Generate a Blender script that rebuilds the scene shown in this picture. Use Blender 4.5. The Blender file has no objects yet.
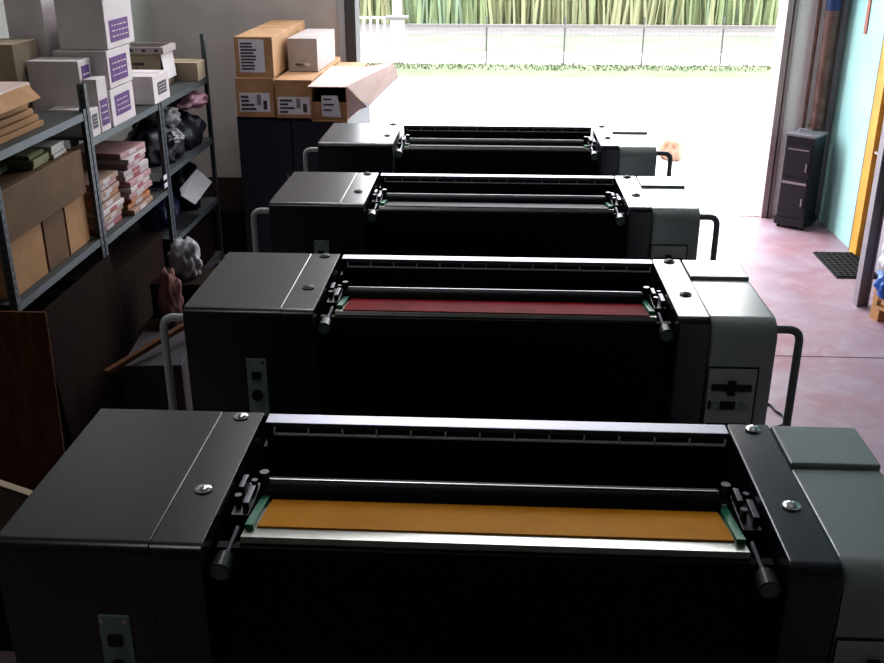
import bpy, bmesh, math, random
from mathutils import Vector, Matrix, noise
random.seed(7)
PI = math.pi
scn = bpy.context.scene
COL = scn.collection

# ------------------------------------------------------------------ materials
def mat(name, col, rough=.5, metal=0., spec=.5, col2=None, scale=8., bump=0., bscale=60., coat=0., detail=4., lo=.4, hi=.6, stretch=None):
    m = bpy.data.materials.new(name); m.use_nodes = True
    nt = m.node_tree; b = nt.nodes['Principled BSDF']
    b.inputs['Base Color'].default_value = (*col, 1)
    b.inputs['Roughness'].default_value = rough
    b.inputs['Metallic'].default_value = metal
    b.inputs['Specular IOR Level'].default_value = spec
    b.inputs['Coat Weight'].default_value = coat
    b.inputs['Coat Roughness'].default_value = .12
    tc = nt.nodes.new('ShaderNodeTexCoord')
    src = tc.outputs['Object']
    if stretch:
        mp = nt.nodes.new('ShaderNodeMapping'); mp.inputs['Scale'].default_value = stretch
        nt.links.new(src, mp.inputs['Vector']); src = mp.outputs['Vector']
    if col2 is not None:
        n = nt.nodes.new('ShaderNodeTexNoise'); n.inputs['Scale'].default_value = scale; n.inputs['Detail'].default_value = detail
        nt.links.new(src, n.inputs['Vector'])
        r = nt.nodes.new('ShaderNodeValToRGB')
        r.color_ramp.elements[0].position = lo; r.color_ramp.elements[0].color = (*col, 1)
        r.color_ramp.elements[1].position = hi; r.color_ramp.elements[1].color = (*col2, 1)
        nt.links.new(n.outputs['Fac'], r.inputs['Fac']); nt.links.new(r.outputs['Color'], b.inputs['Base Color'])
    if bump:
        n2 = nt.nodes.new('ShaderNodeTexNoise'); n2.inputs['Scale'].default_value = bscale; n2.inputs['Detail'].default_value = 3
        nt.links.new(src, n2.inputs['Vector'])
        bp = nt.nodes.new('ShaderNodeBump'); bp.inputs['Strength'].default_value = bump; bp.inputs['Distance'].default_value = .01
        nt.links.new(n2.outputs['Fac'], bp.inputs['Height']); nt.links.new(bp.outputs['Normal'], b.inputs['Normal'])
    return m

M = {}
M['housing_dark'] = mat('housing_dark', (.012,.016,.022), .27, spec=.7, coat=.2)
M['frame_dark'] = mat('frame_dark', (.013,.014,.026), .27, spec=.9, coat=.15)
M['housing_light'] = mat('housing_light', (.33,.355,.36), .26, spec=.9, coat=.2)
M['guard_black'] = mat('guard_black', (.002,.002,.0025), .5, spec=.15)
M['panel_black'] = mat('panel_black', (.004,.004,.006), .45, spec=.25)
M['steel'] = mat('steel', (.36,.36,.41), .42, metal=1.)
M['steel_dull'] = mat('steel_dull', (.42,.42,.44), .35, metal=1.)
M['chrome'] = mat('chrome', (.75,.75,.75), .12, metal=1.)
M['roller'] = mat('roller', (.005,.005,.007), .5, spec=.12)
M['rail_green'] = mat('rail_green', (.55,.60,.60), .35)
M['rail_grey'] = mat('rail_grey', (.18,.18,.19), .38)
M['knob_green'] = mat('knob_green', (.12,.17,.16), .4)
M['plate_green'] = mat('plate_green', (.26,.36,.33), .5)
M['plate_grey'] = mat('plate_grey', (.42,.43,.40), .5)
M['black'] = mat('black', (.006,.006,.007), .5)
M['green_paint'] = mat('green_paint', (.01,.20,.10), .4)
M['ink_yellow'] = mat('ink_yellow', (.58,.24,.016), .6, spec=.05, col2=(.66,.29,.025), scale=4, bump=.03, bscale=25)
M['ink_red'] = mat('ink_red', (.20,.004,.010), .6, spec=.03, col2=(.27,.008,.016), scale=9, bump=.05, bscale=25)
M['ink_blue'] = mat('ink_blue', (.003,.006,.02), .5, spec=.1)
M['ink_black'] = mat('ink_black', (.004,.004,.006), .5, spec=.1)
M['lip_worn'] = mat('lip_worn', (.46,.46,.44), .36, metal=.9, col2=(.38,.39,.35), scale=20, stretch=(1,8,1))
M['wall_grey'] = mat('wall_grey', (.44,.385,.365), .85, col2=(.48,.425,.40), scale=2.5, bump=.1, bscale=90)
M['wall_left'] = mat('wall_left', (.36,.36,.33), .85, col2=(.40,.40,.37), scale=2, bump=.1, bscale=90)
M['ceiling'] = mat('ceiling', (.35,.35,.35), .9)
M['turquoise'] = mat('turquoise', (.36,.64,.62), .7, col2=(.41,.69,.66), scale=2.2, bump=.06, bscale=70)
M['return_panel'] = mat('return_panel', (.84,.80,.78), .7, col2=(.88,.84,.82), scale=3)
M['jamb_pink'] = mat('jamb_pink', (.40,.32,.31), .6)
M['jamb_dark'] = mat('jamb_dark', (.055,.052,.058), .55)
M['jamb_pale'] = mat('jamb_pale', (.36,.36,.38), .6)
M['door_yellow'] = mat('door_yellow', (.66,.34,.035), .5, col2=(.58,.28,.03), scale=6)
M['door_grey'] = mat('door_grey', (.36,.33,.37), .6)
M['column'] = mat('column', (.24,.21,.24), .5, col2=(.28,.25,.28), scale=4)
M['pipe'] = mat('pipe', (.12,.06,.05), .5, col2=(.18,.10,.085), scale=7)
M['pipe_blue'] = mat('pipe_blue', (.03,.05,.15), .5)
M['stove'] = mat('stove', (.018,.016,.020), .4)
M['stove_top'] = mat('stove_top', (.20,.19,.21), .4)
M['mat_black'] = mat('mat_black', (.008,.008,.009), .8)
M['cabinet_blue'] = mat('cabinet_blue', (.018,.024,.034), .5, spec=.4)
M['card'] = mat('card', (.40,.23,.12), .8, col2=(.46,.275,.15), scale=5, bump=.05, bscale=50)
M['card_pale'] = mat('card_pale', (.55,.40,.31), .8, col2=(.60,.45,.35), scale=5)
M['card_pink'] = mat('card_pink', (.58,.45,.41), .85, col2=(.64,.50,.46), scale=4)
M['card_dark'] = mat('card_dark', (.12,.062,.025), .8, col2=(.15,.08,.032), scale=5)
M['card_orange'] = mat('card_orange', (.36,.19,.085), .8, col2=(.42,.23,.11), scale=6)
M['white_box'] = mat('white_box', (.62,.565,.575), .75, col2=(.68,.62,.63), scale=5)
M['grey_box'] = mat('grey_box', (.42,.37,.36), .8, col2=(.46,.41,.39), scale=4)
M['tan_box'] = mat('tan_box', (.36,.28,.20), .8, col2=(.40,.32,.23), scale=5)
M['tape'] = mat('tape', (.62,.50,.42), .25, spec=.6)
M['label'] = mat('label', (.66,.66,.70), .6)
M['print_dark'] = mat('print_dark', (.07,.065,.08), .7)
M['print_purple'] = mat('print_purple', (.085,.015,.16), .7, col2=(.12,.03,.20), scale=30)
M['rack'] = mat('rack', (.085,.105,.12), .5, metal=.3)
M['rack_edge'] = mat('rack_edge', (.10,.12,.135), .5, metal=.4)
M['shelf'] = mat('shelf', (.06,.062,.062), .6, spec=.3)
M['wood'] = mat('wood', (.075,.030,.012), .8, spec=.2, col2=(.11,.046,.018), scale=6, stretch=(5,5,.8), detail=6)
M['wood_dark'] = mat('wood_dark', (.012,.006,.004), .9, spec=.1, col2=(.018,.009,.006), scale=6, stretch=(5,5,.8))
M['pallet'] = mat('pallet', (.60,.32,.14), .75, col2=(.70,.42,.22), scale=12, stretch=(1,6,6))
M['pads'] = mat('pads', (.22,.22,.10), .8, col2=(.28,.27,.14), scale=30)
M['paper'] = mat('paper', (.55,.52,.50), .8, col2=(.60,.57,.55), scale=20)
M['pk_pink'] = mat('pk_pink', (.42,.24,.25), .6)
M['pk_white'] = mat('pk_white', (.48,.42,.43), .6)
M['pk_orange'] = mat('pk_orange', (.42,.17,.07), .6)
M['pk_red'] = mat('pk_red', (.30,.07,.08), .6)
M['pk_tan'] = mat('pk_tan', (.30,.20,.15), .6)
M['bag_navy'] = mat('bag_navy', (.006,.008,.022), .5)
M['bag_blue'] = mat('bag_blue', (.008,.018,.085), .45)
M['bag_bright'] = mat('bag_bright', (.04,.16,.55), .35)
M['bag_white'] = mat('bag_white', (.72,.72,.76), .4)
M['bag_pink'] = mat('bag_pink', (.24,.11,.15), .5)
M['bag_pale'] = mat('bag_pale', (.20,.19,.205), .5)
M['rag'] = mat('rag', (.16,.07,.065), .9)
M['orange_cloth'] = mat('orange_cloth', (.27,.14,.09), .8, col2=(.32,.21,.15), scale=6)
M['concrete'] = mat('concrete', (.44,.43,.43), .85, col2=(.48,.47,.465), scale=1.2)
M['road'] = mat('road', (0.256,0.252,0.256), .9, col2=(0.280,0.276,0.276), scale=1)
M['grass'] = mat('grass', (.044,.060,.020), .9, col2=(.060,.068,.034), scale=1.6)
M['grass_far'] = mat('grass_far', (.050,.066,.034), .9, col2=(.066,.076,.050), scale=.8)
M['corn_a'] = mat('corn_a', (.29,.34,.19), .8)
M['corn_b'] = mat('corn_b', (.34,.345,.21), .8)
M['corn_c'] = mat('corn_c', (.25,.32,.22), .8)
M['gate_white'] = mat('gate_white', (0.280,0.280,0.280), .7)
M['cap_grey'] = mat('cap_grey', (0.102,0.096,0.099), .8)
M['fence'] = mat('fence', (0.050,0.048,0.048), .6)
M['fence_rail'] = mat('fence_rail', (0.102,0.090,0.087), .7)
M['fixture'] = mat('fixture', (.7,.7,.7), .5)
M['dirt'] = mat('dirt', (.060,.052,.050), .9, col2=(.072,.062,.060), scale=1.5)
M['print_stripe'] = mat('print_stripe', (.03,.022,.03), .8)
M['stripe_base'] = mat('stripe_base', (.045,.04,.05), .8)
M['wall_dark'] = mat('wall_dark', (.10,.095,.09), .9)
M['clamp'] = mat('clamp', (.10,.10,.11), .35, metal=1.)
M['knob_body'] = mat('knob_body', (.035,.04,.045), .3)
M['stain'] = mat('stain', (.40,.16,.13), .8)

# floor: worn red-pink painted concrete
def floor_mat():
    m = bpy.data.materials.new('floor_paint'); m.use_nodes = True
    nt = m.node_tree; b = nt.nodes['Principled BSDF']
    tc = nt.nodes.new('ShaderNodeTexCoord')
    def ns(scale, detail=6, dist=0.):
        n = nt.nodes.new('ShaderNodeTexNoise'); n.inputs['Scale'].default_value = scale; n.inputs['Detail'].default_value = detail
        n.inputs['Distortion'].default_value = dist
        nt.links.new(tc.outputs['Object'], n.inputs['Vector']); return n.outputs['Fac']
    def ramp(f, p0, c0, p1, c1):
        r = nt.nodes.new('ShaderNodeValToRGB'); e = r.color_ramp.elements
        e[0].position = p0; e[0].color = (*c0, 1); e[1].position = p1; e[1].color = (*c1, 1)
        nt.links.new(f, r.inputs['Fac']); return r.outputs['Color']
    a = ramp(ns(.9, 5, .6), .36, (.34,.165,.19), .62, (.35,.265,.325))
    c = ramp(ns(6, 8, 1.), .45, (0,0,0), .75, (1,1,1))
    mx = nt.nodes.new('ShaderNodeMix'); mx.data_type = 'RGBA'; mx.blend_type = 'MIX'
    mx.inputs[7].default_value = (.44,.37,.43,1)
    ml = nt.nodes.new('ShaderNodeMath'); ml.operation = 'MULTIPLY'; ml.inputs[1].default_value = .5
    nt.links.new(c, ml.inputs[0]); nt.links.new(ml.outputs[0], mx.inputs[0]); nt.links.new(a, mx.inputs[6])
    nt.links.new(mx.outputs[2], b.inputs['Base Color'])
    rr = ramp(ns(3, 6), .3, (.34,.34,.34), .7, (.55,.55,.55)); nt.links.new(rr, b.inputs['Roughness'])
    return m
M['floor'] = floor_mat()
# leaves let light through
for k in ('corn_a', 'corn_b', 'corn_c'):
    nt = M[k].node_tree; p = nt.nodes['Principled BSDF']; t = nt.nodes.new('ShaderNodeBsdfTranslucent'); t.inputs['Color'].default_value = p.inputs['Base Color'].default_value
    x = nt.nodes.new('ShaderNodeMixShader'); x.inputs[0].default_value = .45
    nt.links.new(p.outputs[0], x.inputs[1]); nt.links.new(t.outputs[0], x.inputs[2]); nt.links.new(x.outputs[0], nt.nodes['Material Output'].inputs['Surface'])

# ------------------------------------------------------------------ mesh helpers
class MB:
    def __init__(s): s.bm = bmesh.new(); s.mi = 0
    def _mark(s, n0):
        for f in list(s.bm.faces)[n0:]: f.material_index = s.mi
    def box(s, x0, x1, y0, y1, z0, z1, bev=0., seg=2):
        n0 = len(s.bm.faces)
        vs = [s.bm.verts.new((x, y, z)) for x in (x0, x1) for y in (y0, y1) for z in (z0, z1)]
        fs = [s.bm.faces.new([vs[i] for i in q]) for q in ((0,1,3,2),(4,6,7,5),(0,4,5,1),(2,3,7,6),(0,2,6,4),(1,5,7,3))]
        if bev:
            es = list({e for f in fs for e in f.edges})
            bmesh.ops.bevel(s.bm, geom=es, offset=bev, segments=seg, affect='EDGES', profile=.5)
        s.bm.faces.index_update(); s._mark_new(n0); return s
    def _mark_new(s, n0):
        s.bm.faces.ensure_lookup_table()
        for i in range(n0, len(s.bm.faces)): s.bm.faces[i].material_index = s.mi
    def prism_x(s, prof, x0, x1, bev=0., seg=2):   # prof: list of (y,z)
        n0 = len(s.bm.faces)
        a = [s.bm.verts.new((x0, y, z)) for y, z in prof]; b = [s.bm.verts.new((x1, y, z)) for y, z in prof]
        n = len(prof); fs = [s.bm.faces.new(a), s.bm.faces.new(list(reversed(b)))]
        caps = list(fs)
        for i in range(n):
            j = (i+1) % n; fs.append(s.bm.faces.new([a[j], a[i], b[i], b[j]]))
        if bev:
            es = list({e for f in caps for e in f.edges})
            bmesh.ops.bevel(s.bm, geom=es, offset=bev, segments=seg, affect='EDGES', profile=.5)
        s._mark_new(n0); return s
    def cyl(s, p0, p1, r, r2=None, n=20, cap=True):
        n0 = len(s.bm.faces)
        p0, p1 = Vector(p0), Vector(p1); d = (p1-p0).normalized()
        u = d.orthogonal().normalized(); v = d.cross(u); r2 = r if r2 is None else r2
        A = [s.bm.verts.new(p0 + (u*math.cos(2*PI*i/n) + v*math.sin(2*PI*i/n))*r) for i in range(n)]
        B = [s.bm.verts.new(p1 + (u*math.cos(2*PI*i/n) + v*math.sin(2*PI*i/n))*r2) for i in range(n)]
        for i in range(n):
            j = (i+1) % n; s.bm.faces.new([A[i], A[j], B[j], B[i]])
        if cap: s.bm.faces.new(list(reversed(A))); s.bm.faces.new(B)
        s._mark_new(n0); return s
    def tube(s, pts, r, n=10):
        n0 = len(s.bm.faces); pts = [Vector(p) for p in pts]; rings = []
        u = None
        for i, p in enumerate(pts):
            d = ((pts[min(i+1, len(pts)-1)] - pts[max(i-1, 0)])).normalized()
            u = d.orthogonal().normalized() if u is None else (u - d*u.dot(d)).normalized()
            v = d.cross(u)
            rings.append([s.bm.verts.new(p + (u*math.cos(2*PI*k/n) + v*math.sin(2*PI*k/n))*r) for k in range(n)])
        for a, b in zip(rings, rings[1:]):
            for k in range(n): s.bm.faces.new([a[k], a[(k+1) % n], b[(k+1) % n], b[k]])
        s.bm.faces.new(list(reversed(rings[0]))); s.bm.faces.new(rings[-1])
        s._mark_new(n0); return s
    def quad(s, *ps):
        n0 = len(s.bm.faces); s.bm.faces.new([s.bm.verts.new(p) for p in ps]); s._mark_new(n0); return s
    def slab(s, p, t):   # 4 coplanar points thickened by vector t
        n0 = len(s.bm.faces); t = Vector(t)
        a = [s.bm.verts.new(Vector(q)) for q in p]; b = [s.bm.verts.new(Vector(q)+t) for q in p]
        n = len(p); s.bm.faces.new(list(reversed(a))); s.bm.faces.new(b)
        for i in range(n): s.bm.faces.new([a[i], a[(i+1) % n], b[(i+1) % n], b[i]])
        s._mark_new(n0); return s
    def build(s, name, m, parent=None, smooth=True, loc=None, rz=0., angle=.6):
        bmesh.ops.recalc_face_normals(s.bm, faces=s.bm.faces)
        me = bpy.data.meshes.new(name)
        if smooth:
            for f in s.bm.faces: f.smooth = True
            for e in s.bm.edges:
                if len(e.link_faces) != 2 or e.calc_face_angle(0) > angle: e.smooth = False
        s.bm.to_mesh(me); s.bm.free()
        for k in (m if isinstance(m, (list, tuple)) else [m]): me.materials.append(M[k])
        o = bpy.data.objects.new(name, me); COL.objects.link(o)
        if smooth:
            wn = o.modifiers.new('weighted_normals', 'WEIGHTED_NORMAL'); wn.keep_sharp = True; wn.weight = 100
        if parent: o.parent = parent
        if loc: o.location = loc
        o.rotation_euler.z = rz
        return o

def tag(o, label, cat, group=None):
    o['label'] = label; o['category'] = cat
    if group: o['group'] = group
    return o
def thing(name, label, cat, loc=(0,0,0), rz=0., group=None):
    o = bpy.data.objects.new(name, None); COL.objects.link(o); o.location = loc; o.rotation_euler.z = rz
    o.empty_display_size = .1
    return tag(o, label, cat, group)
def struct(o): o['kind'] = 'structure'; return o
def arc(cx, cz, r, a0, a1, n=8): return [(cx + r*math.cos(a0+(a1-a0)*i/n), cz + r*math.sin(a0+(a1-a0)*i/n)) for i in range(n+1)]
def bend(path, r, n=6):     # rounded polyline
    out = [Vector(path[0])]
    for i in range(1, len(path)-1):
        p = Vector(path[i]); a = (Vector(path[i-1])-p).normalized(); b = (Vector(path[i+1])-p).normalized()
        A = p+a*r; B = p+b*r
        for k in range(n+1):
            t = k/n; out.append(A*(1-t)**2 + p*2*t*(1-t) + B*t*t)
    out.append(Vector(path[-1])); return out

# ------------------------------------------------------------------ setting
YB = 10.35          # inner face of the end wall
XL, XR = -3.5, 3.41
struct(MB().box(XL-.2, XR+1.4, -3.2, YB+.25, -.2, 0).build('floor', 'floor', smooth=False))
struct(MB().box(XL-.2, XR+1.4, -3.2, YB+.25, 6.3, 6.45).build('ceiling', 'ceiling', smooth=False))
struct(MB().box(XL-.2, XL, -3.2, YB+.25, 0, 6.3).build('wall_left', 'wall_left', smooth=False))
struct(MB().box(XL, XR+1.2, -3.2, -3.0, 0, 6.3).build('wall_front', 'wall_dark', smooth=False))
b = MB().box(XR+1.2, XR+1.4, -3.2, 8.05, 0, 6.3).box(XR, XR+1.2, 7.9, 8.05, 0, 6.3).box(XR, XR+.2, 9.2, YB+.25, 0, 6.3).box(XR, XR+.2, 8.05, 9.2, 2.25, 6.3)
struct(b.build('wall_right', 'turquoise', smooth=False))
DOOR_L, DOOR_R, DOOR_T = -1.42, 2.86, 5.2
b = MB().box(XL, DOOR_L, YB, YB+.25, 0, 6.3).box(DOOR_R, XR, YB, YB+.25, 0, 6.3).box(DOOR_L, DOOR_R, YB, YB+.25, DOOR_T, 6.3)
struct(b.build('wall_back', 'wall_grey', smooth=False))
# door opening trims
struct(MB().box(-1.52, -1.415, YB-.06, YB+.27, 0, DOOR_T, .006).build('trim_1', 'jamb_dark'))
struct(MB().box(-1.60, -1.525, YB-.03, YB, 0, DOOR_T, .006).build('trim_2', 'jamb_pale'))
b = MB().box(2.825, 2.885, YB-.07, YB+.27, 0, DOOR_T, .006).box(2.90, 2.935, YB-.05, YB, 0, DOOR_T, .006)
struct(b.build('trim_3', 'jamb_pink'))
struct(MB().box(2.94, 3.30, YB-.03, YB, 0, 5.0, .004).build('trim_4', 'return_panel'))
struct(MB().box(3.36, XR, YB-.09, YB-.031, 0, 5.0, .006).build('trim_5', 'jamb_pale'))
# side door in the right-hand wall
b = MB().box(XR-.03, XR+.1, 8.99, 9.17, 0, 2.2, .006).box(XR-.03, XR+.1, 8.07, 8.18, 0, 2.2, .006).box(XR-.03, XR+.1, 8.07, 9.17, 2.1, 2.22, .006)
struct(b.build('trim_6', 'door_yellow'))
struct(MB().box(XR-.02, XR+.02, 9.175, 9.215, 0, 2.24, .004).build('trim_7', 'jamb_dark'))
d = struct(MB().box(XR+.02, XR+.07, 8.18, 8.99, 0, 2.1, .004).build('door_1', 'door_grey'))
MB().cyl((XR+.02, 8.9, 1.0), (XR-.04, 8.9, 1.0), .012).cyl((XR-.035, 8.9, 1.0), (XR-.035, 8.78, 1.0), .010).build('door_handle', 'steel_dull', d)
# expansion joints in the floor
struct(MB().box(XL, XR, 6.642, 6.652, 0, .0015).build('trim_8', 'black', smooth=False))
struct(MB().box(DOOR_L, DOOR_R, YB-.02, YB+.27, 0, .006).build('trim_9', 'concrete', smooth=False))
# steel column by the pallet
struct(MB().box(2.962, 2.972, 7.67, 7.77, 0, 6.3).box(3.045, 3.055, 7.67, 7.77, 0, 6.3).box(2.972, 3.045, 7.72, 7.728, 0, 6.3)
       .build('trim_10', 'column', smooth=False))

# ------------------------------------------------------------------ outdoors
struct(MB().box(-40, 40, YB+.25, 20.35, -.2, -.005).build('trim_11', 'concrete', smooth=False))
struct(MB().box(-40, 40, 22.3, 24.7, -.2, -.01).build('trim_12', 'road', smooth=False))
struct(MB().box(-40, 40, 20.35, 22.3, -.2, .0).build('trim_13', 'grass', smooth=False))
struct(MB().box(-40, 40, 24.7, 60, -.2, .0).build('trim_14', 'grass_far', smooth=False))
struct(MB().box(-40, 40, 28.3, 31.4, -.1, .004).build('trim_15', 'dirt', smooth=False))
def blades(n, xr, yr, h, w, z0, name, mats, lab, cat):
    m = MB()
    for i in range(n):
        x, y = random.uniform(*xr), random.uniform(*yr); hh = random.uniform(*h); ww = random.uniform(*w); a = random.uniform(0, PI)
        zone = noise.noise(Vector((x*.35, y*.2, 3.))) + random.uniform(-.25, .25)
        m.mi = 0 if len(mats) == 1 else (1 if zone > .05 else (2 if zone < -.25 else 0))
        dx, dy = math.cos(a)*ww, math.sin(a)*ww; lx, ly = random.uniform(-.2, .2)*hh, random.uniform(-.2, .1)*hh
        m.quad((x-dx, y-dy, z0), (x+dx, y+dy, z0), (x+dx*.8+lx*.4, y+dy*.8+ly*.4, z0+hh*.6), (x-dx*.8+lx*.4, y-dy*.8+ly*.4, z0+hh*.6))
        m.quad((x-dx*.8+lx*.4, y-dy*.8+ly*.4, z0+hh*.6), (x+dx*.8+lx*.4, y+dy*.8+ly*.4, z0+hh*.6), (x+lx, y+ly, z0+hh), (x+lx-.01, y+ly, z0+hh))
    if len(mats) > 1:  # pale blocks added behind the blades to keep the gaps bright
        for i in range(60):
            x = xr[0] + (xr[1]-xr[0])*i/60; m.mi = random.choice((0, 1, 2)); wd = (xr[1]-xr[0])/60
            m.box(x, x+wd, yr[0]+.5+random.uniform(0, .2), yr[1], 0, h[1]*.93)
    o = m.build(name, mats, smooth=False); o['kind'] = 'stuff'; return tag(o, lab, cat)
blades(5500, (-9, 15), (31.2, 36), (1.4, 2.3), (.03, .07), 0, 'corn_crop', ['corn_a', 'corn_b', 'corn_c'], 'tall green and yellow crop growing across the field behind the fence', 'crop')
blades(1500, (-6, 10), (21.3, 22.25), (.02, .06), (.01, .02), 0, 'grass_tuft', ['grass'], 'rough strip of short grass along the foot of the fence', 'grass')

FY = 22.2
f = thing('wire_fence', 'low wire mesh fence with thin dark posts across the yard', 'fence', (0, FY, 0))
for x in [-1.9 + 1.68*i for i in range(9)]:
    if x > -1.5: MB().cyl((x, 0, 0), (x, 0, 1.0), .018, n=8).build('post', 'fence', f)
MB().box(-1.95, 12, -.03, .03, .78, .84).build('top_rail', 'fence_rail', f, smooth=False)
m = MB()
for i in range(140): m.cyl((-1.9+i*.1, .0, .03), (-1.9+i*.1, .0, .78), .0018, n=3, cap=False)
for k in range(7): m.cyl((-1.9, 0, .06+.11*k), (12, 0, .06+.11*k), .002, n=3, cap=False)
m.build('wire_mesh', 'cap_grey', f, smooth=False)
g = thing('gate_pillar', 'white pillar with a grey cap at the end of the wire fence', 'pillar', (-2.17, FY+.25, 0))
MB().box(-.14, .14, -.14, .14, 0, .93, .01).build('shaft', 'gate_white', g); MB().box(-.24, .24, -.19, .19, .93, .98, .01).build('cap', 'cap_grey', g)
MB().box(-.10, .10, -.10, .10, .98, 1.6, .01).build('upper_shaft', 'gate_white', g)
g = thing('picket_gate', 'white gate of upright pickets left of the capped pillar', 'gate', (-2.36, FY+.25, 0))
MB().box(-2.2, 0, -.02, .02, .10, .60, .004).build('lower_panel', 'gate_white', g)
for i in range(14): MB().box(-.06-.155*i-.05, -.06-.155*i, -.015, .015, .60, .92, .004).build('picket', 'gate_white', g)
MB().box(-2.2, 0, -.025, .025, .92, .97, .004).build('top_rail', 'gate_white', g)

# crumpled things --------------------------------------------------------
def crumple(name, m, loc, size, seed=0, amp=.25, freq=2.2, flat=True, sub=4, rz=0., parent=None):
    bm = bmesh.new(); bmesh.ops.create_icosphere(bm, subdivisions=sub, radius=1)
    for v in bm.verts:
        p = v.co.normalized(); o = Vector((seed*7.3, seed*3.1, seed*1.7))
        k = 1 + amp*noise.noise(p*freq+o) + amp*.6*abs(noise.noise(p*freq*2.3+o)) - amp*.35*abs(noise.noise(p*freq*4.5+o)) + amp*.22*(.3-abs(noise.noise(p*freq*9+o)))
        q = Vector((p.x*k*size[0], p.y*k*size[1], p.z*k*size[2]))
        if flat: q.z = max(q.z, -size[2]*.62)
        v.co = q
    z0 = min(v.co.z for v in bm.verts)
    for v in bm.verts: v.co.z -= z0
    for fa in bm.faces: fa.smooth = True
    me = bpy.data.meshes.new(name); bm.to_mesh(me); bm.free(); me.materials.append(M[m])
    o = bpy.data.objects.new(name, me); COL.objects.link(o); o.location = loc; o.rotation_euler.z = rz
    if parent: o.parent = parent
    return o
tag(crumple('cloth_heap', 'orange_cloth', (2.33, 13.1, -.005), (.16, .2, .19), 3), 'crumpled orange cloth heap on the white yard outside the door', 'cloth')

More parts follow.
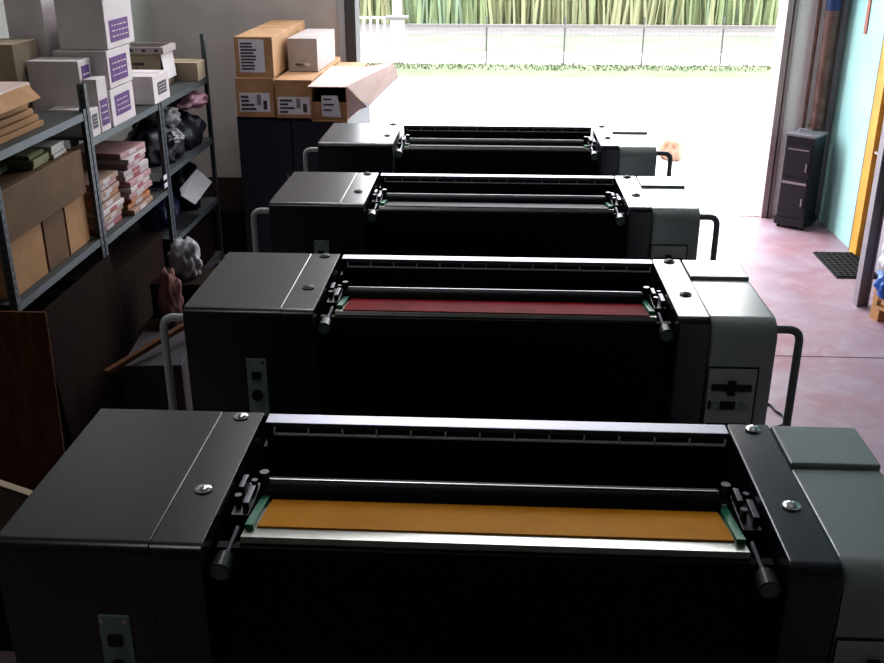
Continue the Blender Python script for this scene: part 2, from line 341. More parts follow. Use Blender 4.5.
# ------------------------------------------------------------------ printing press units
def ramp_cyl(m, y, z, r, x0, x1): m.cyl((x0, y, z), (x1, y, z), r, n=32); return m
def printing_unit(yb, label, ink, lip=-.528, plug='black', group='printing units of the press'):
    T = thing('printing_unit', label, 'printing press', (0, yb, 0), 0, group)
    ZT, ZB, YF = 1.64, .0, -.645
    # left housing
    r = .026
    prof = [(0, ZB), (0, ZT)] + arc(YF+r, ZT-r, r, PI/2, PI) + [(YF, ZB)]
    h = MB().prism_x(prof, -1.085, -.7385, .003, 2).build('side_housing', 'housing_dark', T)
    h['label'] = 'wide dark grey housing on the left'
    pf = [(0, ZB), (0, ZT-.001)] + arc(YF+r, ZT-r-.001, r, PI/2, PI) + [(YF, ZB)]
    s = MB().prism_x(pf, -.7378, -.622, .001, 1).build('side_frame', 'housing_dark', T)
    s['label'] = 'narrow dark strip beside the left housing'
    def cap(par, x, y):
        MB().cyl((x, y, ZT-.002), (x, y, ZT+.003), .022, n=24).cyl((x, y, ZT+.003), (x, y, ZT+.009), .018, .008, n=24).build('cap_screw', plug, par)
    cap(s, -.68, -.028); cap(s, -.68, -.405)
    # right frame and housing
    s2 = MB().prism_x(pf, .645, .757, .006, 2).build('side_frame', 'frame_dark', T)
    s2['label'] = 'narrow dark blue grey frame on the right'
    cap(s2, .708, -.028); cap(s2, .708, -.405)
    r = .065
    pr = [(-.212, ZB), (-.212, ZT-.012)] + arc(YF+r, ZT-.012-r, r, PI/2, PI, 10) + [(YF, ZB)]
    e = MB().prism_x(pr, .761, .985, .009, 3).build('end_housing', 'housing_light', T)
    e['label'] = 'light grey housing on the right'
    MB().box(.761, .985, -.204, 0, ZB, ZT, .006, 3).build('rear_cover', 'housing_light', T)['label'] = 'raised light grey rear cover'
    MB().box(.77, .975, -.212, -.203, .5, ZT-.02).build('joint_gasket', 'black', T)
    # front guard between the frames
    fg = [(-.535, 1.585), (-.560, 1.585), (-.605, 1.50), (-.615, 1.30), (-.615, 0), (-.575, 0), (-.575, 1.30), (-.565, 1.49)]
    g = MB().prism_x(fg, -.615, .638, .003).build('front_guard', 'guard_black', T)
    # inner floor and rear panel
    MB().box(-.615, .638, -.56, -.09, 1.16, 1.2).build('inner_deck', 'guard_black', T, smooth=False)
    rp = MB().box(-.612, .636, -.075, -.03, 1.15, 1.575)
    rp.mi = 1
    for i in range(13): rp.box(-.585+i*.098, -.580+i*.098, -.079, -.074, 1.2, 1.565)
    rp.box(-.5, -.33, -.080, -.074, 1.50, 1.525); rp.box(.35, .52, -.080, -.074, 1.50, 1.525)
    for k in range(4): rp.box(-.28, .30, -.0775, -.074, 1.42+.034*k, 1.423+.034*k)
    rp.build('rear_panel', ['panel_black', 'roller'], T, smooth=False)
    tb = MB().box(-.608, .64, -.056, -.002, 1.622, 1.639, .003)
    bar = tb.build('cross_bar', 'steel', T)
    MB().box(-.606, .638, -.054, -.02, 1.575, 1.622).build('slot_gap', 'black', bar, smooth=False)
    sl = MB().box(-.585, .632, -.064, -.054, 1.604, 1.608)
    for i in range(14): sl.box(-.585+i*.0933, -.581+i*.0933, -.064, -.054, 1.608, 1.623)
    sl.build('slotted_strip', 'label', bar, smooth=False)
    # ink rollers behind the fountain
    for y, z, rr in ((-.185, 1.475, .05), (-.135, 1.36, .06), (-.26, 1.37, .06)):
        ramp_cyl(MB(), y, z, rr, -.60, .625).build('ink_roller', 'roller', T)
    # fountain: roller, tray, ink
    fr = ramp_cyl(MB(), -.285, 1.548, .052, -.565, .57).build('fountain_roller', 'roller', T)
    MB().box(-.56, .565, -.287, -.283, 1.598, 1.602).build('roller_highlight', 'steel_dull', fr, smooth=False)  # bright strip modelled in as the highlight along the roller top
    tray = MB().prism_x([(-.545, 1.588), (-.538, 1.600), (lip, 1.592 - (lip+.485)*.16), (-.33, 1.565), (-.325, 1.50), (-.40, 1.49), (-.535, 1.57)], -.562, .588, .001).build('ink_fountain', 'lip_worn', T)
    iz = lambda y: 1.592 - (y+.485)*.16
    im = MB().slab([(-.535, lip-.003, iz(lip-.003)), (.564, lip-.003, iz(lip-.003)), (.56, -.325, iz(-.325)), (-.533, -.325, iz(-.325))], (0, 0, .004))
    ink = im.build('ink_film', ink[0], tray, smooth=False); ink['label'] = ink_names[ink_key[ink.data.materials[0].name]]
    for x0, x1 in ((-.560, -.540), (.566, .586)):
        MB().slab([(x0, -.50, 1.592), (x1, -.50, 1.592), (x1, -.30, 1.558), (x0, -.30, 1.558)], (0, 0, .016)).build('fountain_cheek', 'green_paint', tray, smooth=False)
    # clamps at both ends
    for sx, cx in ((-1, -.588), (1, .612)):
        c = MB().box(cx-.02, cx+.024, -.45, -.30, 1.565, 1.60, .003)
        c.box(cx-.018, cx-.004, -.37, -.31, 1.60, 1.628, .002).box(cx+.006, cx+.022, -.43, -.35, 1.60, 1.622, .002)
        c.build('end_clamp', 'clamp', T)
        for bxx, byy, z0, z1, br in ((cx-.010, -.40, 1.60, 1.625, .009), (cx+.012, -.325, 1.60, 1.622, .008), (cx-sx*.028, -.285, 1.585, 1.622, .012)):
            MB().cyl((bxx, byy, z0), (bxx, byy, z1), br, n=14).build('clamp_bolt', 'clamp', T)
        lv = MB().cyl((cx-sx*.012, -.50, 1.60), (cx, -.60, 1.570), .006, n=10).build('lever', 'steel', T)
        kb = MB().cyl((cx, -.582, 1.574), (cx, -.630, 1.568), .0215, .0245, n=24); kb.mi = 1; kb.cyl((cx, -.6302, 1.568), (cx, -.633, 1.5677), .020, n=24)
        kb.build('knob', ['knob_body', 'knob_green'], lv)
    # hand rails
    for sx, xa, xb, mm in ((-1, -1.075, -1.175, 'rail_green'), (1, .97, 1.075, 'rail_grey')):
        MB().tube(bend([(xa, -.60, 1.588), (xb, -.60, 1.588), (xb, -.60, .72), (xa, -.60, .72)], .045), .0145, n=14).build('hand_rail', mm, T)
    # control plates
    cp = MB().box(-.872, -.800, YF-.006, YF+.002, 1.225, 1.455, .003).build('control_plate', 'plate_green', T)
    MB().box(-.853, -.822, YF-.016, YF-.006, 1.375, 1.405, .002).build('rocker_switch', 'black', cp)
    MB().cyl((-.838, YF-.006, 1.315), (-.838, YF-.024, 1.315), .019, n=20).build('push_button', 'black', cp)
    for x in (-.862, -.810): MB().cyl((x, YF-.006, 1.443), (x, YF-.010, 1.443), .005, n=10).build('screw', 'chrome', cp)
    MB().box(.762, .938, YF-.003, YF+.001, 1.135, 1.462).build('panel_recess', 'black', T, smooth=False)
    q = MB().box(.766, .932, YF-.007, YF-.002, 1.14, 1.456, .002).build('control_panel', 'plate_grey', T)
    MB().box(.778, .918, YF-.013, YF-.007, 1.372, 1.398, .002).box(.835, .862, YF-.018, YF-.007, 1.355, 1.412, .002).build('selector_strip', 'black', q)
    MB().box(.815, .868, YF-.013, YF-.007, 1.300, 1.332, .002).build('display', 'black', q)
    MB().box(.772, .782, YF-.013, YF-.007, 1.300, 1.332, .002).build('indicator', 'black', q)
    for x in (.798, .892): MB().cyl((x, YF-.007, 1.318), (x, YF-.016, 1.318), .012, n=16).build('push_button', 'plate_green', q)
    MB().box(.775, .915, YF-.012, YF-.007, 1.20, 1.245, .002).build('lower_display', 'black', q)
    return T
ink_key = {'ink_yellow': 0, 'ink_red': 1, 'ink_blue': 2, 'ink_black': 3}
ink_names = ['ochre yellow ink', 'dark red ink', 'dark ink', 'black ink']
printing_unit(2.42, 'nearest printing unit, large in the foreground, with ochre yellow ink in its open tray', ['ink_yellow'], -.485, 'chrome')
printing_unit(3.837, 'printing unit with dark red ink in its tray, directly behind the nearest one', ['ink_red'])
printing_unit(5.252, 'printing unit with a dark empty-looking tray, between the red ink unit and the farthest unit', ['ink_blue'])
printing_unit(6.655, 'farthest and smallest-looking printing unit, closest to the open doorway', ['ink_black'])

# cord on the floor
tag(MB().tube(bend([(1.60, 5.95, .008), (1.82, 5.84, .008), (1.83, 5.74, .008), (1.86, 5.70, .008), (1.85, 5.58, .008), (1.6, 5.4, .008)], .03), .008, n=8).build('power_cord', 'black'),
    'thin black cord lying on the floor right of the red ink unit', 'cord')

# ------------------------------------------------------------------ boxes
def fq(face, d, u0, u1, v0, v1, off):
    w, dp, h = d
    if face == '-y': return [(u0, -off, v0), (u1, -off, v0), (u1, -off, v1), (u0, -off, v1)], (0, -.0012, 0)
    if face == '+x': return [(w+off, u0, v0), (w+off, u1, v0), (w+off, u1, v1), (w+off, u0, v1)], (.0012, 0, 0)
    return [(u0, v0, h+off), (u1, v0, h+off), (u1, v1, h+off), (u0, v1, h+off)], (0, 0, .0012)
def carton(label, cat, loc, d, m='card', rz=0., labels=(), tape=None, group=None, open_top=False, flap=True, name='cardboard_box'):
    """d=(w,depth,h); local origin at left-front-bottom corner. labels: (face,u0,u1,v0,v1,style) as fractions"""
    w, dp, h = d
    o = tag(MB().box(0, w, 0, dp, 0, h, .006, 2).build(name, m), label, cat, group)
    o.location = loc; o.rotation_euler.z = rz
    if flap:   # seam of the closed flaps along the top
        MB().box(.01, w-.01, dp/2-.0015, dp/2+.0015, h, h+.0012).build('flap_seam', 'card_dark', o, smooth=False)
    if tape:
        q, t = fq('+z', d, w*.45, w*.55, .01, dp-.01, .0015); tp = MB().slab(q, t)
        q, t = fq('-y', d, w*.45, w*.55, h*.75, h, .0008); tp.slab(q, t)
        tp.build('packing_tape', 'tape', o, smooth=False)
    for face, u0, u1, v0, v1, style in labels:
        L = dp if face == '+x' else w
        U0, U1, V0, V1 = u0*L, u1*L, v0*h, v1*h
        b = MB()
        if style == 'white' or style == 'doc':
            q, t = fq(face, d, U0, U1, V0, V1, .0005); b.slab(q, t); b.mi = 1
            rows = 4 if style == 'white' else 9
            for i in range(rows):
                va = V0 + (V1-V0)*(.08 + .86*i/rows); vb = va + (V1-V0)*.5/rows
                ln = random.uniform(.3, .6) if style == 'white' else random.uniform(.5, .85)
                q, t = fq(face, d, U0+(U1-U0)*.06, U0+(U1-U0)*(.06+ln*.8), va, vb, .0018); b.slab(q, t)
            if style == 'white':
                for k in range(6):
                    a = U0+(U1-U0)*(.58+.022*k)
                    q, t = fq(face, d, a, a+(U1-U0)*.012, V0+(V1-V0)*.35, V1-(V1-V0)*.08, .0018); b.slab(q, t)
                q, t = fq(face, d, U0+(U1-U0)*.78, U0+(U1-U0)*.90, V0+(V1-V0)*.12, V0+(V1-V0)*.6, .0018); b.slab(q, t)
            b.build('shipping_label', ['label', 'print_dark'], o, smooth=False)
        else:   # purple printed block with pale lines
            q, t = fq(face, d, U0, U1, V0, V1, .0006); b.slab(q, t); b.mi = 1
            for i in range(3):
                va = V0 + (V1-V0)*(.22+.25*i)
                x = U0 + (U1-U0)*.12
                while x < U1-(U1-U0)*.15:
                    wd = (U1-U0)*random.uniform(.06, .16)
                    q, t = fq(face, d, x, min(x+wd, U1-(U1-U0)*.06), va, va+(V1-V0)*.055, .0018); b.slab(q, t); x += wd+(U1-U0)*.06
            b.build('printed_block', ['print_purple' if style == 'purple' else 'print_dark', 'white_box'], o, smooth=False)
    return o

# blue-black bench cabinet by the end wall with cartons on it
CZ = 1.315
c = thing('workshop_cabinet', 'dark blue metal cabinet under the cartons at the end wall', 'cabinet', (-2.26, 8.6, 0))
MB().box(0, .97, .02, 1.68, .06, CZ, .008).build('carcass', 'cabinet_blue', c)
MB().box(.02, .95, .05, 1.6, 0, .06).build('plinth', 'black', c)
for i in range(2):
    dd = MB().box(.01+.48*i, .475+.48*i, 0, .02, .09, CZ-.03, .004).build('door', 'cabinet_blue', c)
    MB().box(.42+.10*i, .435+.10*i, -.012, 0, .7, .82, .003).build('handle', 'steel_dull', dd)
carton('cardboard box lowest at left on the dark cabinet, white label on its end', 'box', (-2.245, 8.6, CZ), (.335, 1.6, .335), 'card', labels=[('-y', .08, .88, .14, .62, 'white')], group='cartons on the dark cabinet')
carton('cardboard box topmost of the left stack on the cabinet, tall printed sheet on its end', 'box', (-2.235, 8.62, CZ+.338), (.33, 1.55, .335), 'card', labels=[('-y', .12, .78, .12, .94, 'doc')], group='cartons on the dark cabinet')
carton('middle cardboard box on the cabinet, carrying the small grey-white box', 'box', (-1.895, 8.57, CZ), (.325, 1.6, .325), 'card', rz=-.005, labels=[('-y', .06, .92, .10, .56, 'white')], group='cartons on the dark cabinet')
carton('small grey-white box sitting on the middle carton on the cabinet', 'box', (-1.865, 9.05, CZ+.328), (.27, .85, .29), 'grey_box', rz=-.03, labels=[('-y', .2, .75, .18, .26, 'doc')], group='cartons on the dark cabinet', flap=False)
# right carton, open at the end with a big torn flap
bx = thing('open_cardboard_box', 'open cardboard box at right end of the cabinet with big pale flap out', 'box', (-1.56, 8.42, CZ), 0, 'cartons on the dark cabinet')
w_, d_, h_ = .305, 1.6, .29
m = MB().box(0, w_, 0, d_, 0, .006).box(0, .006, 0, d_, 0, h_).box(w_-.006, w_, 0, d_, 0, h_).box(0, w_, d_-.006, d_, 0, h_)
m.box(0, w_, .15, d_, h_-.006, h_).box(0, w_, .04, .046, 0, h_*.55)
m.build('carton_body', 'card', bx, smooth=False)
MB().slab([(-.02, -.02, h_), (w_+.0, -.02, h_), (w_+.03, .75, h_+.06), (.06, .8, h_+.06)], (0, 0, .006)).build('top_flap', 'card_pink', bx, smooth=False)
MB().slab([(w_, 0.0, h_+.005), (w_+.185, .05, h_-.165), (w_+.43, .14, h_+.065), (w_+.34, .62, h_+.12), (w_+.02, .75, h_+.062)], (.0, 0, .006)).build('side_flap', 'card_pink', bx, smooth=False)
MB().slab([(w_, .02, .02), (w_+.10, .03, .10), (w_+.17, .045, h_-.17), (w_, .0, h_)], (.004, .004, 0)).build('end_flap', 'card_pink', bx, smooth=False)
lb = MB().slab([(.085, .034, .04), (.25, .034, .03), (.225, .034, .215), (.085, .034, .215)], (0, -.0012, 0)); lb.mi = 1
for i in range(3): lb.box(.10, .17+.02*(i % 2), .030, .0326, .085+.045*i, .10+.045*i)
lb.build('shipping_label', ['label', 'print_dark'], bx, smooth=False)

# ------------------------------------------------------------------ shelving along the left wall
RX0, RX1 = -3.15, -2.45
def rack(y0, y1, shelves, top0, top1, label):
    T = thing('shelving_rack', label, 'shelf', (0, 0, 0), 0, 'slotted angle racks along the left wall')
    T.location = (RX0, y0, 0)
    W, L = RX1-RX0, y1-y0
    for x in (0, W):
        for y in (0, L):
            top = top1 if y else top0
            b = MB(); sx = -1 if x else 1; sy = -1 if y else 1
            b.box(min(x, x+sx*.042), max(x, x+sx*.042), min(y, y+sy*.003), max(y, y+sy*.003), 0, top)
            b.box(min(x, x+sx*.003), max(x, x+sx*.003), min(y, y+sy*.042), max(y, y+sy*.042), 0, top)
            b.mi = 1
            k = .04
            while k < top-.03:
                xf = x + (.0012 if x else -.0012)
                if x: b.box(x-.001, x+.0006, y+sy*.021-.006, y+sy*.021+.006, k, k+.028)
                yf = y - sy*.0006
                b.box(min(x+sx*.015, x+sx*.027), max(x+sx*.015, x+sx*.027), yf-.0006, yf+.0006, k, k+.028); k += .05
            b.build('post', ['rack', 'black'], T, smooth=False)
    for z in shelves:
        b = MB().box(.004, W-.004, .004, L-.004, z-.004, z); b.mi = 1
        b.box(W-.007, W-.0035, .004, L-.004, z-.045, z).box(.0035, .007, .004, L-.004, z-.045, z)
        b.build('shelf_board', ['shelf', 'rack_edge'], T, smooth=False)
    return T
S1, S2, L1, L2 = 1.84, 1.668, 1.06, 1.03
rack(4.66, 5.87, (.12, L1, S1), 1.86, 1.86, 'nearest shelving rack, the one holding the long brown cartons')
rack(5.88, 7.22, (.12, L2, S2), 2.0, S2-.002, 'middle shelving rack, the one holding the piles of paper packets')
rack(7.23, 8.52, (.12, .62, 1.15, S2), S2-.002, 2.02, 'far shelving rack with dark blue bags, nearest to the end wall')

for y, dy, h, lab in ((4.78, .98, .62, 'dark box added to shade the bottom shelf of the near rack, behind the leaning brown panel'), (5.98, 1.1, .60, 'dark box added to shade the bottom shelf of the middle rack'), (7.33, 1.08, .40, 'dark low box added to shade the bottom shelf of the far rack')):
    carton(lab, 'box', (-3.08, y, .121), (.58, dy, h), 'wood_dark', flap=False)  # near-black boxes added to stand in for the shade under the racks
carton('dark low box added as shade on the floor between the far rack and the dark cabinet', 'box', (-3.2, 8.75, 0), (.88, 1.3, .42), 'wood_dark', flap=False)  # added dark box in place of the dimness on this floor
# near rack: middle shelf
carton('long plain brown carton lying on the smaller brown cartons in the near rack', 'box', (-3.0, 4.75, L1+.305), (.52, 1.04, .27), 'card_dark', group='brown cartons in the near rack')
for i, (y, dy, hh, lab) in enumerate(((4.75, .42, .30, 'brown carton at the near end of the low row in the near rack'), (5.19, .28, .295, 'narrow brown carton in the middle of the low row in the near rack'), (5.49, .30, .303, 'brown carton at the far end of the low row in the near rack'))):
    carton(lab, 'box', (-2.98, y, L1), (.48, dy, hh), 'card_orange' if i != 1 else 'card_dark', group='brown cartons in the near rack', flap=False)
for i, (x, y, z, s, lab) in enumerate(((-2.86, 4.90, 0, (.22, .30, .035), 'dark green pad at the near end on the long brown carton'), (-2.76, 5.22, 0, (.24, .22, .05), 'thick olive pad block in the middle on the long brown carton'), (-2.76, 5.23, .052, (.22, .2, .02), 'thin olive pad on top of the thick olive block'), (-2.72, 5.48, 0, (.2, .2, .07), 'pale pad block at the far end on the long brown carton'))):
    p = MB()
    for k in range(3): p.box(random.uniform(-.006, .006), s[0]+random.uniform(-.006, .006), 0, s[1], s[2]*k/3+.0005, s[2]*(k+1)/3, .002)
    tag(p.build('paper_pad', 'pads' if i < 3 else 'paper', loc=(x, y, L1+.577+z), rz=random.uniform(-.08, .08)), lab, 'paper', 'pads on the long brown carton')

# near rack: top shelf
bb = thing('flattened_carton', 'thick brown carton pile with torn edges at near end of the top shelf', 'box', (-2.98, 4.78, S1))
m = MB()
for k in range(4): m.box(-.01*k+.02, .46-.015*k, .012*k, .66-.02*k, .035*k, .035*k+.033, .006)
m.build('stacked_sheets', 'card_orange', bb)
bb2 = thing('taped_carton', 'flat taped brown carton lying on the torn carton pile', 'box', (-3.0, 4.80, S1+.142), .03)
MB().box(0, .46, 0, .62, 0, .10, .012).build('carton_body', 'card_pink', bb2)
MB().slab([(.20, .02, .10), (.25, .02, .10), (.25, .6, .10), (.20, .6, .10)], (0, 0, .002)).build('packing_tape', 'tape', bb2, smooth=False)
MB().box(.46, .4615, .18, .26, .0, .10).box(.14, .46, .18, .26, .10, .102).build('cross_tape', 'tape', bb2, smooth=False)
MB().slab([(.46, .05, .085), (.53, .05, .02), (.53, .56, .02), (.46, .58, .085)], (0, 0, .004)).build('loose_flap', 'card_orange', bb2, smooth=False)
tag(crumple('plastic_film', 'bag_white', (-2.56, 4.74, S1), (.09, .07, .06), 5, .5), 'crumpled white plastic film at the near corner of the top shelf', 'film')
carton('tall grey-white box behind the rack post, left of the white stack', 'box', (-2.87, 6.07, S2), (.325, .195, .44), 'white_box', labels=[('+x', .2, .8, .45, .92, 'purple')], group='purple printed white boxes')
carton('pale plain carton at the back of the middle rack, left of the tall grey-white box', 'box', (-3.10, 5.95, S2), (.22, .34, .55), 'tan_box', flap=True)

# middle rack top shelf: stack of white boxes with purple print
G = 'purple printed white boxes'
carton('white box at the bottom of the tall stack, purple print on its aisle end', 'box', (-2.80, 6.28, S2), (.35, .42, .235), 'white_box', labels=[('+x', .15, .80, .25, .80, 'purple')], group=G)
carton('white box in the middle of the tall stack, purple print on its aisle end', 'box', (-2.80, 6.30, S2+.238), (.35, .42, .235), 'white_box', labels=[('+x', .08, .80, .15, .80, 'purple')], group=G)
carton('big box on top of the tall white stack, purple print low on its aisle end', 'box', (-2.76, 6.34, S2+.476), (.31, .50, .31), 'white_box', labels=[('+x', .12, .80, .12, .55, 'purple')], group=G)
carton('narrow upright white box at the near foot of the tall stack', 'box', (-2.54, 6.09, S2), (.085, .16, .33), 'white_box', labels=[('+x', .1, .9, .12, .6, 'purple')], group=G, flap=False)
carton('small white box lowest and nearest at the front edge of the middle rack', 'box', (-2.72, 5.94, S2), (.265, .13, .17), 'white_box', labels=[('+x', .15, .75, .3, .8, 'dark')], group=G, flap=False)
carton('tall pinkish grey box at the wall side of the white stack', 'box', (-3.08, 6.34, S2), (.24, .30, .82), 'white_box', flap=False)
carton('small box alone beyond the white stack, square dark print on its white end', 'box', (-2.76, 7.12, S2), (.305, .36, .2), 'white_box', labels=[('+x', .25, .8, .28, .72, 'dark')])
# far rack top shelf
eb = thing('open_carton', 'open tan box with a white rim near the far end of the top shelf', 'box', (-2.99, 7.93, S2))
m = MB().box(0, .34, 0, .004, 0, .26).box(0, .34, .296, .3, 0, .26).box(0, .004, 0, .3, 0, .26).box(.336, .34, 0, .3, 0, .26).box(0, .34, 0, .3, 0, .005)
m.build('carton_body', 'tan_box', eb, smooth=False)
m = MB().box(-.03, .37, -.015, .0, .26, .31).box(-.03, .37, .30, .315, .26, .31).box(-.03, 0, 0, .3, .26, .31).box(.34, .37, 0, .3, .26, .31); m.mi = 1
for i in range(4): m.box(.0+.1*i, .03+.1*i, -.017, -.015, .275, .295)
m.build('rim', ['grey_box', 'print_dark'], eb, smooth=False)
m = MB()
for i, (x0, x1, z) in enumerate(((.08, .10, .10), (.11, .2, .17), (.13, .15, .13), (.2, .23, .11), (.09, .24, .07))): m.box(x0, x1, -.0015, 0, z, z+.02)
m.build('printed_mark', 'print_dark', eb, smooth=False)
MB().slab([(.34, 0, .25), (.37, -.02, .06), (.37, .26, .06), (.34, .3, .25)], (.003, 0, 0)).build('side_flap', 'white_box', eb, smooth=False)
carton('low cream box last on the top shelf next to the end wall', 'box', (-2.80, 8.26, S2), (.34, .245, .15), 'tan_box')

# middle rack: packets of paper
pal = ['pk_pink', 'pk_white', 'pk_orange', 'pk_white', 'pk_red', 'pk_tan', 'pk_pink']
def packet(i, x, y, z, s, rz, lab, tilt, m):
    o = MB().box(-s[0]/2, s[0]/2, -s[1]/2, s[1]/2, 0, s[2], .006).build('paper_packet', m, loc=(x, y, z), rz=rz)
    MB().box(s[0]/2-.03, s[0]/2+.001, -s[1]*.18, s[1]*.12, .002, s[2]*.8, .001).build('packet_label', 'pk_white' if m != 'pk_white' else 'pk_red', o, smooth=False)
    o.rotation_euler.x = tilt
    tag(o, lab, 'paper packet', 'paper packets in the middle rack')
ordn = ['lowest', 'second from the bottom', 'third from the bottom', 'fourth from the bottom', 'fifth from the bottom', 'sixth from the bottom', 'seventh from the bottom', 'eighth from the bottom', 'ninth from the bottom', 'tenth from the bottom', 'eleventh from the bottom']
z = L2
near_cols = ['pk_red', 'pk_pink', 'pk_tan', 'pk_white', 'pk_tan', 'pk_orange', 'pk_tan', 'pk_pink', 'pk_tan', 'pk_tan']
for i in range(9):
    t = .038; packet(i, -2.70+random.uniform(-.02, .02), 6.17+random.uniform(-.015, .015), z, (.40, .40, t-.002), random.uniform(-.05, .05), 'paper packet %s of the near pile in the middle rack' % ordn[i], 0, near_cols[i]); z += t
z = L2
far_cols = ['pk_tan', 'pk_orange', 'pk_orange', 'pk_pink', 'pk_white', 'pk_pink', 'pk_white', 'pk_white', 'pk_pink', 'pk_white', 'pk_pink']
for i in range(11):
    t = .039; packet(i, -2.68+random.uniform(-.025, .025), 6.66+random.uniform(-.02, .02), z, (.42, .42, t-.002), random.uniform(-.08, .08), 'paper packet %s of the far, taller pile in the middle rack' % ordn[i], 0, far_cols[i]); z += t
for zz, w in ((1.115, 'upper'), (1.055, 'lower')):
    tag(MB().box(RX1+.001, RX1+.006, 7.10, 7.17, zz, zz+.035, .001).build('shelf_tag', 'label'), '%s of two small white tags on the front post after the packet piles' % w, 'tag', 'white tags on the rack post')

# far rack: bags
def bag(lab, m, loc, size, seed, rz=0., amp=.35, name='plastic_bag'):
    return tag(crumple(name, m, loc, size, seed, amp, rz=rz), lab, 'bag', 'bags in the far rack')
bag('dusty pink bag bulging out under the top shelf of the far rack', 'bag_pink', (-2.58, 8.22, 1.47), (.17, .26, .07), 11)
bag('pale grey bag below the dusty pink bag', 'bag_pale', (-2.66, 7.75, 1.395), (.15, .16, .10), 12)
bag('dark navy bag filling the near side of the upper far rack', 'bag_navy', (-2.68, 7.60, 1.15), (.20, .26, .18), 13)
bag('dark navy bag under the dusty pink bag', 'bag_navy', (-2.66, 8.14, 1.15), (.20, .24, .2), 14)
bag('blue bag with a pale patch on the shelf below the navy bags', 'bag_blue', (-2.70, 7.62, .62), (.15, .21, .2), 15)
bag('navy bag at the far end of the low shelf in the far rack', 'bag_navy', (-2.68, 8.20, .62), (.16, .19, .22), 16)
o = MB()
o.slab([(0, -.22, .02), (.09, -.18, -.06), (.13, .20, .03), (.03, .25, .10)], (.006, 0, .004)); o.slab([(0, -.22, .02), (.03, .25, .10), (.0, .24, .13), (-.02, -.18, .07)], (.006, 0, .003))
tag(o.build('folded_sheet', 'bag_pale', loc=(-2.46, 7.72, .87), smooth=False), 'pale folded sheet hanging out over the front of the far rack', 'sheet')
tag(crumple('white_patch_bag', 'bag_pale', (-2.50, 7.60, 1.30), (.06, .10, .05), 21, .5), 'small crumpled white and blue wrapper on the navy bag', 'wrapper')

# things on the floor below and before the racks
o = MB().box(0, .9, -.009, .009, 0, 1.17, .003).build('particle_board', 'wood', loc=(-3.03, 4.24, 0)); o.rotation_euler.x = -.06
tag(o, 'brown wooden board standing against the near end of the racks', 'board')
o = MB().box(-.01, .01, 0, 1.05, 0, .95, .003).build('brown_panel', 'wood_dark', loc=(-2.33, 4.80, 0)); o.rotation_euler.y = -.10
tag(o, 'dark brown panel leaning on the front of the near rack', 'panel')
pc = thing('floor_carton', 'dark carton with a pale tilted lid edge at the lower left, beside the nearest unit', 'box', (-2.36, 3.30, 0))
m = MB().box(0, .46, 0, .005, 0, .57).box(0, .46, .29, .295, 0, .57).box(0, .005, 0, .29, 0, .57).box(.455, .46, 0, .29, 0, .57).box(0, .46, 0, .29, 0, .006); m.build('carton_body', 'wood_dark', pc, smooth=False)
ld = MB().slab([(-.04, .29, .73), (.46, .27, .555), (.46, .0, .54), (-.04, .0, .715)], (.008, 0, .02)).build('tilted_lid', 'wood_dark', pc, smooth=False)
MB().slab([(-.045, .29, .728), (.465, .27, .553), (.465, .31, .553), (-.045, .33, .728)], (.009, 0, .026)).build('lid_edge', 'tan_box', ld, smooth=False)
sc = thing('striped_carton', 'low grey striped carton on the floor in front of the middle rack', 'box', (-2.22, 5.32, 0), .1)
m = MB().box(0, .36, 0, .55, 0, .42, .006); m.mi = 1
for i in range(7): m.box(.36, .3612, .03, .52, .05+.05*i, .07+.05*i)
m.build('carton_body', ['stripe_base', 'print_stripe'], sc, smooth=False)
st = MB().box(-.02, .02, -.42, .42, -.015, .015, .003).build('wooden_strut', 'wood', loc=(-2.05, 5.52, .50)); st.rotation_euler = (.12, 0, -.5)
tag(st, 'pale wooden strut lying across the grey striped carton', 'strut')
tag(crumple('refuse_sack', 'bag_pale', (-2.12, 6.40, .62), (.10, .12, .16), 31, .4), 'pale translucent bag on the dark crate in front of the far rack', 'bag')
tag(crumple('pink_rag', 'rag', (-2.13, 6.05, .40), (.07, .09, .22), 33, .45), 'dusty pink rag hanging behind the left rail of the red ink unit', 'rag')
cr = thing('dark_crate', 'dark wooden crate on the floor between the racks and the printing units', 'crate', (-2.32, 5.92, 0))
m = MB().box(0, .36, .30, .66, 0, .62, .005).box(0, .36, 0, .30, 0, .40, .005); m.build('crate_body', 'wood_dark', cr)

# ------------------------------------------------------------------ right-hand side
s = thing('heating_stove', 'narrow black stove with a pipe up the wall in the right corner', 'stove', (3.10, 10.02, 0), 0)
R_ = Matrix.Rotation(math.radians(-38), 4, 'Z')
def st(b, name, m, par=s, **k):
    b.bm.transform(R_); return b.build(name, m, par, **k)
W2 = .145
st(MB().box(-W2, W2, -W2, W2, .10, .93, .01), 'stove_body', 'stove')
st(MB().box(-W2-.012, W2+.012, -W2-.012, W2+.012, .93, .955, .006), 'stove_top', 'stove_top')
d1 = st(MB().box(-W2+.015, W2-.015, -W2-.012, -W2, .56, .86, .005), 'upper_door', 'stove')
st(MB().box(-W2+.04, W2-.04, -W2-.018, -W2-.010, .80, .815).box(W2-.05, W2-.035, -W2-.03, -W2-.01, .6, .68), 'door_handle', 'steel_dull', d1)
d2 = st(MB().box(-W2+.015, W2-.015, -W2-.012, -W2, .20, .52, .005), 'lower_door', 'stove')
st(MB().box(-W2+.02, W2-.02, -W2-.02, -W2-.010, .46, .485).box(W2-.05, W2-.035, -W2-.03, -W2-.01, .25, .33), 'door_handle', 'steel_dull', d2)
st(MB().box(-W2-.01, W2+.01, -W2-.02, W2+.01, .03, .11, .008), 'base', 'stove')
for x in (-.12, .12):
    for y in (-.12, .12): st(MB().cyl((x, y, 0), (x, y, .035), .02, n=10), 'foot', 'black')
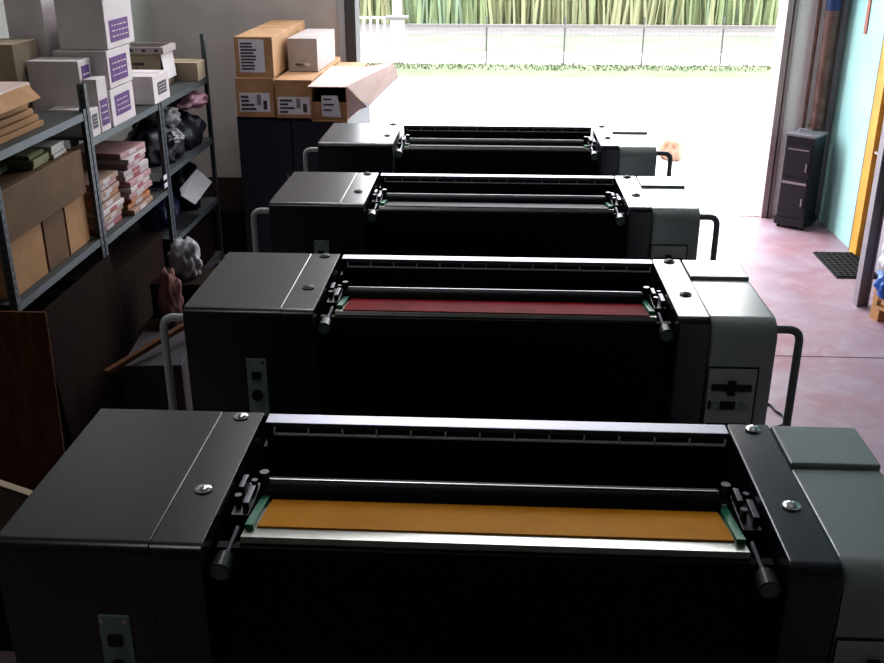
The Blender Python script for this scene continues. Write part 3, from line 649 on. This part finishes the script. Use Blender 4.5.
st(MB().tube(bend([(-.07, -.03, .95), (-.07, -.03, .99), (.05, -.03, .99), (.05, -.03, .95)], .015), .007, n=8), 'lifting_handle', 'steel_dull')
pp = MB().cyl((.13, .16, .955), (.13, .16, 4.6), .062, n=24).cyl((.13, .16, .955), (.13, .16, 1.0), .075, n=24).cyl((.13, .16, 2.02), (.13, .16, 2.06), .07, n=24)
pp.build('flue_pipe', 'pipe', s)
MB().cyl((.13, .16, 2.10), (.13, .16, 2.30), .068, n=24).build('pipe_sleeve', 'pipe_blue', s)
MB().cyl((.02, .22, .95), (.02, .22, 4.6), .018, n=12).build('riser_pipe', 'pipe', s)

dm = thing('door_mat', 'black ribbed rubber mat on the floor before the yellow door frame', 'mat', (3.02, 8.37, 0))
MB().box(0, .385, 0, .72, 0, .012, .004).build('mat_base', 'mat_black', dm)
m = MB()
for i in range(15): m.box(.01, .375, .02+.047*i, .045+.047*i, .012, .02)
[m.box(.03+.055*i, .045+.055*i, .01, .71, .012, .0195) for i in range(7)]
m.build('rubber_ribs', 'mat_black', dm, smooth=False)

tag(MB().box(XR-.012, XR, 9.68, 9.75, 1.93, 2.45, .003).build('wall_strip', 'stain'), 'narrow reddish strip hanging on the turquoise wall', 'strip')

p = thing('wooden_pallet', 'orange wooden pallet at the right edge behind the steel column', 'pallet', (3.26, 6.70, 0), .35)
for y in (0, .36, .70): MB().box(0, .32, y, y+.09, 0, .02).box(0, .09, y, y+.09, .02, .10).box(.23, .32, y, y+.09, .02, .10).build('bearer', 'pallet', p, smooth=False)
for x in (0, .115, .23): MB().box(x, x+.09, 0, .79, .10, .12, .002).build('deck_board', 'pallet', p)
for x in (0.0, .28):
    MB().box(x, x+.04, .74, .79, .12, .28, .002).build('corner_stake', 'pallet', p)
MB().box(.0, .32, .70, .74, .17, .22, .002).box(.0, .04, .05, .74, .17, .22, .002).build('side_slat', 'pallet', p)
tag(crumple('blue_bag', 'bag_bright', (3.075, 7.35, .222), (.115, .14, .13), 41, .4), 'crumpled bright blue bag on the wooden pallet', 'bag')
tag(crumple('white_bag', 'bag_white', (3.06, 7.36, .425), (.095, .11, .17), 43, .4), 'crumpled white bag on top of the bright blue bag', 'bag')

# ------------------------------------------------------------------ lights, world, camera
w = bpy.data.worlds.new('sky'); scn.world = w; w.use_nodes = True
nt = w.node_tree; bg = nt.nodes['Background']
tc = nt.nodes.new('ShaderNodeTexCoord'); sx = nt.nodes.new('ShaderNodeSeparateXYZ'); rp = nt.nodes.new('ShaderNodeValToRGB')
nt.links.new(tc.outputs['Generated'], sx.inputs[0]); nt.links.new(sx.outputs['Z'], rp.inputs['Fac'])
rp.color_ramp.elements[0].color = (1, .99, .98, 1); rp.color_ramp.elements[1].color = (.86, .92, 1, 1)
nt.links.new(rp.outputs['Color'], bg.inputs['Color']); mr = nt.nodes.new('ShaderNodeMapRange'); mr.inputs['From Min'].default_value = 0; mr.inputs['From Max'].default_value = .8
mr.inputs['To Min'].default_value = 5.; mr.inputs['To Max'].default_value = 11.
nt.links.new(sx.outputs['Z'], mr.inputs['Value']); nt.links.new(mr.outputs['Result'], bg.inputs['Strength'])
def area(name, loc, rot, sx, sy, e, col=(1, 1, 1)):
    l = bpy.data.lights.new(name, 'AREA'); l.shape = 'RECTANGLE'; l.size = sx; l.size_y = sy; l.energy = e; l.color = col
    o = bpy.data.objects.new(name, l); COL.objects.link(o); o.location = loc; o.rotation_euler = rot; return o
pt = area('door_portal', ((DOOR_L+DOOR_R)/2, YB+.26, DOOR_T/2), (PI/2, 0, PI), DOOR_R-DOOR_L, DOOR_T, 1)
pt.rotation_euler = (-PI/2, 0, 0); pt.data.cycles.is_portal = True
area('fill_light', (-1.3, 5.6, 6.1), (0, 0, 0), .4, 2.4, 18, (1, .93, .9))  # unseen fill light added for the boxes and end wall
area('fill_light', (1.5, 4.5, 6.1), (0, 0, 0), .4, 2.4, 2, (1, .93, .9))  # faint unseen fill added over the right side

cam = bpy.data.cameras.new('camera'); co = bpy.data.objects.new('camera', cam); COL.objects.link(co)
cam.sensor_width = 36; cam.lens = 36*990/884; cam.clip_end = 200; cam.clip_start = .05
co.location = (0, 0, 2.9)
co.rotation_euler = (PI/2 - math.atan(411/990), 0, math.atan(57/math.hypot(990, 411)))
scn.camera = co
area('fill_light', (-1.2, 8.4, 6.1), (0, 0, 0), 1.8, .6, 120, (.93, .95, 1))  # unseen area light added to brighten the unit tops and reflect in them
area('fill_light', (-2.0, 1.0, 6.1), (math.radians(25), 0, 0), .4, 2.4, 21, (1, .93, .9))  # unseen fill added for the camera-facing sides of the boxes
scn.view_settings.view_transform = 'Standard'; scn.view_settings.look = 'Medium High Contrast'; scn.view_settings.exposure = 0; scn.view_settings.gamma = 1
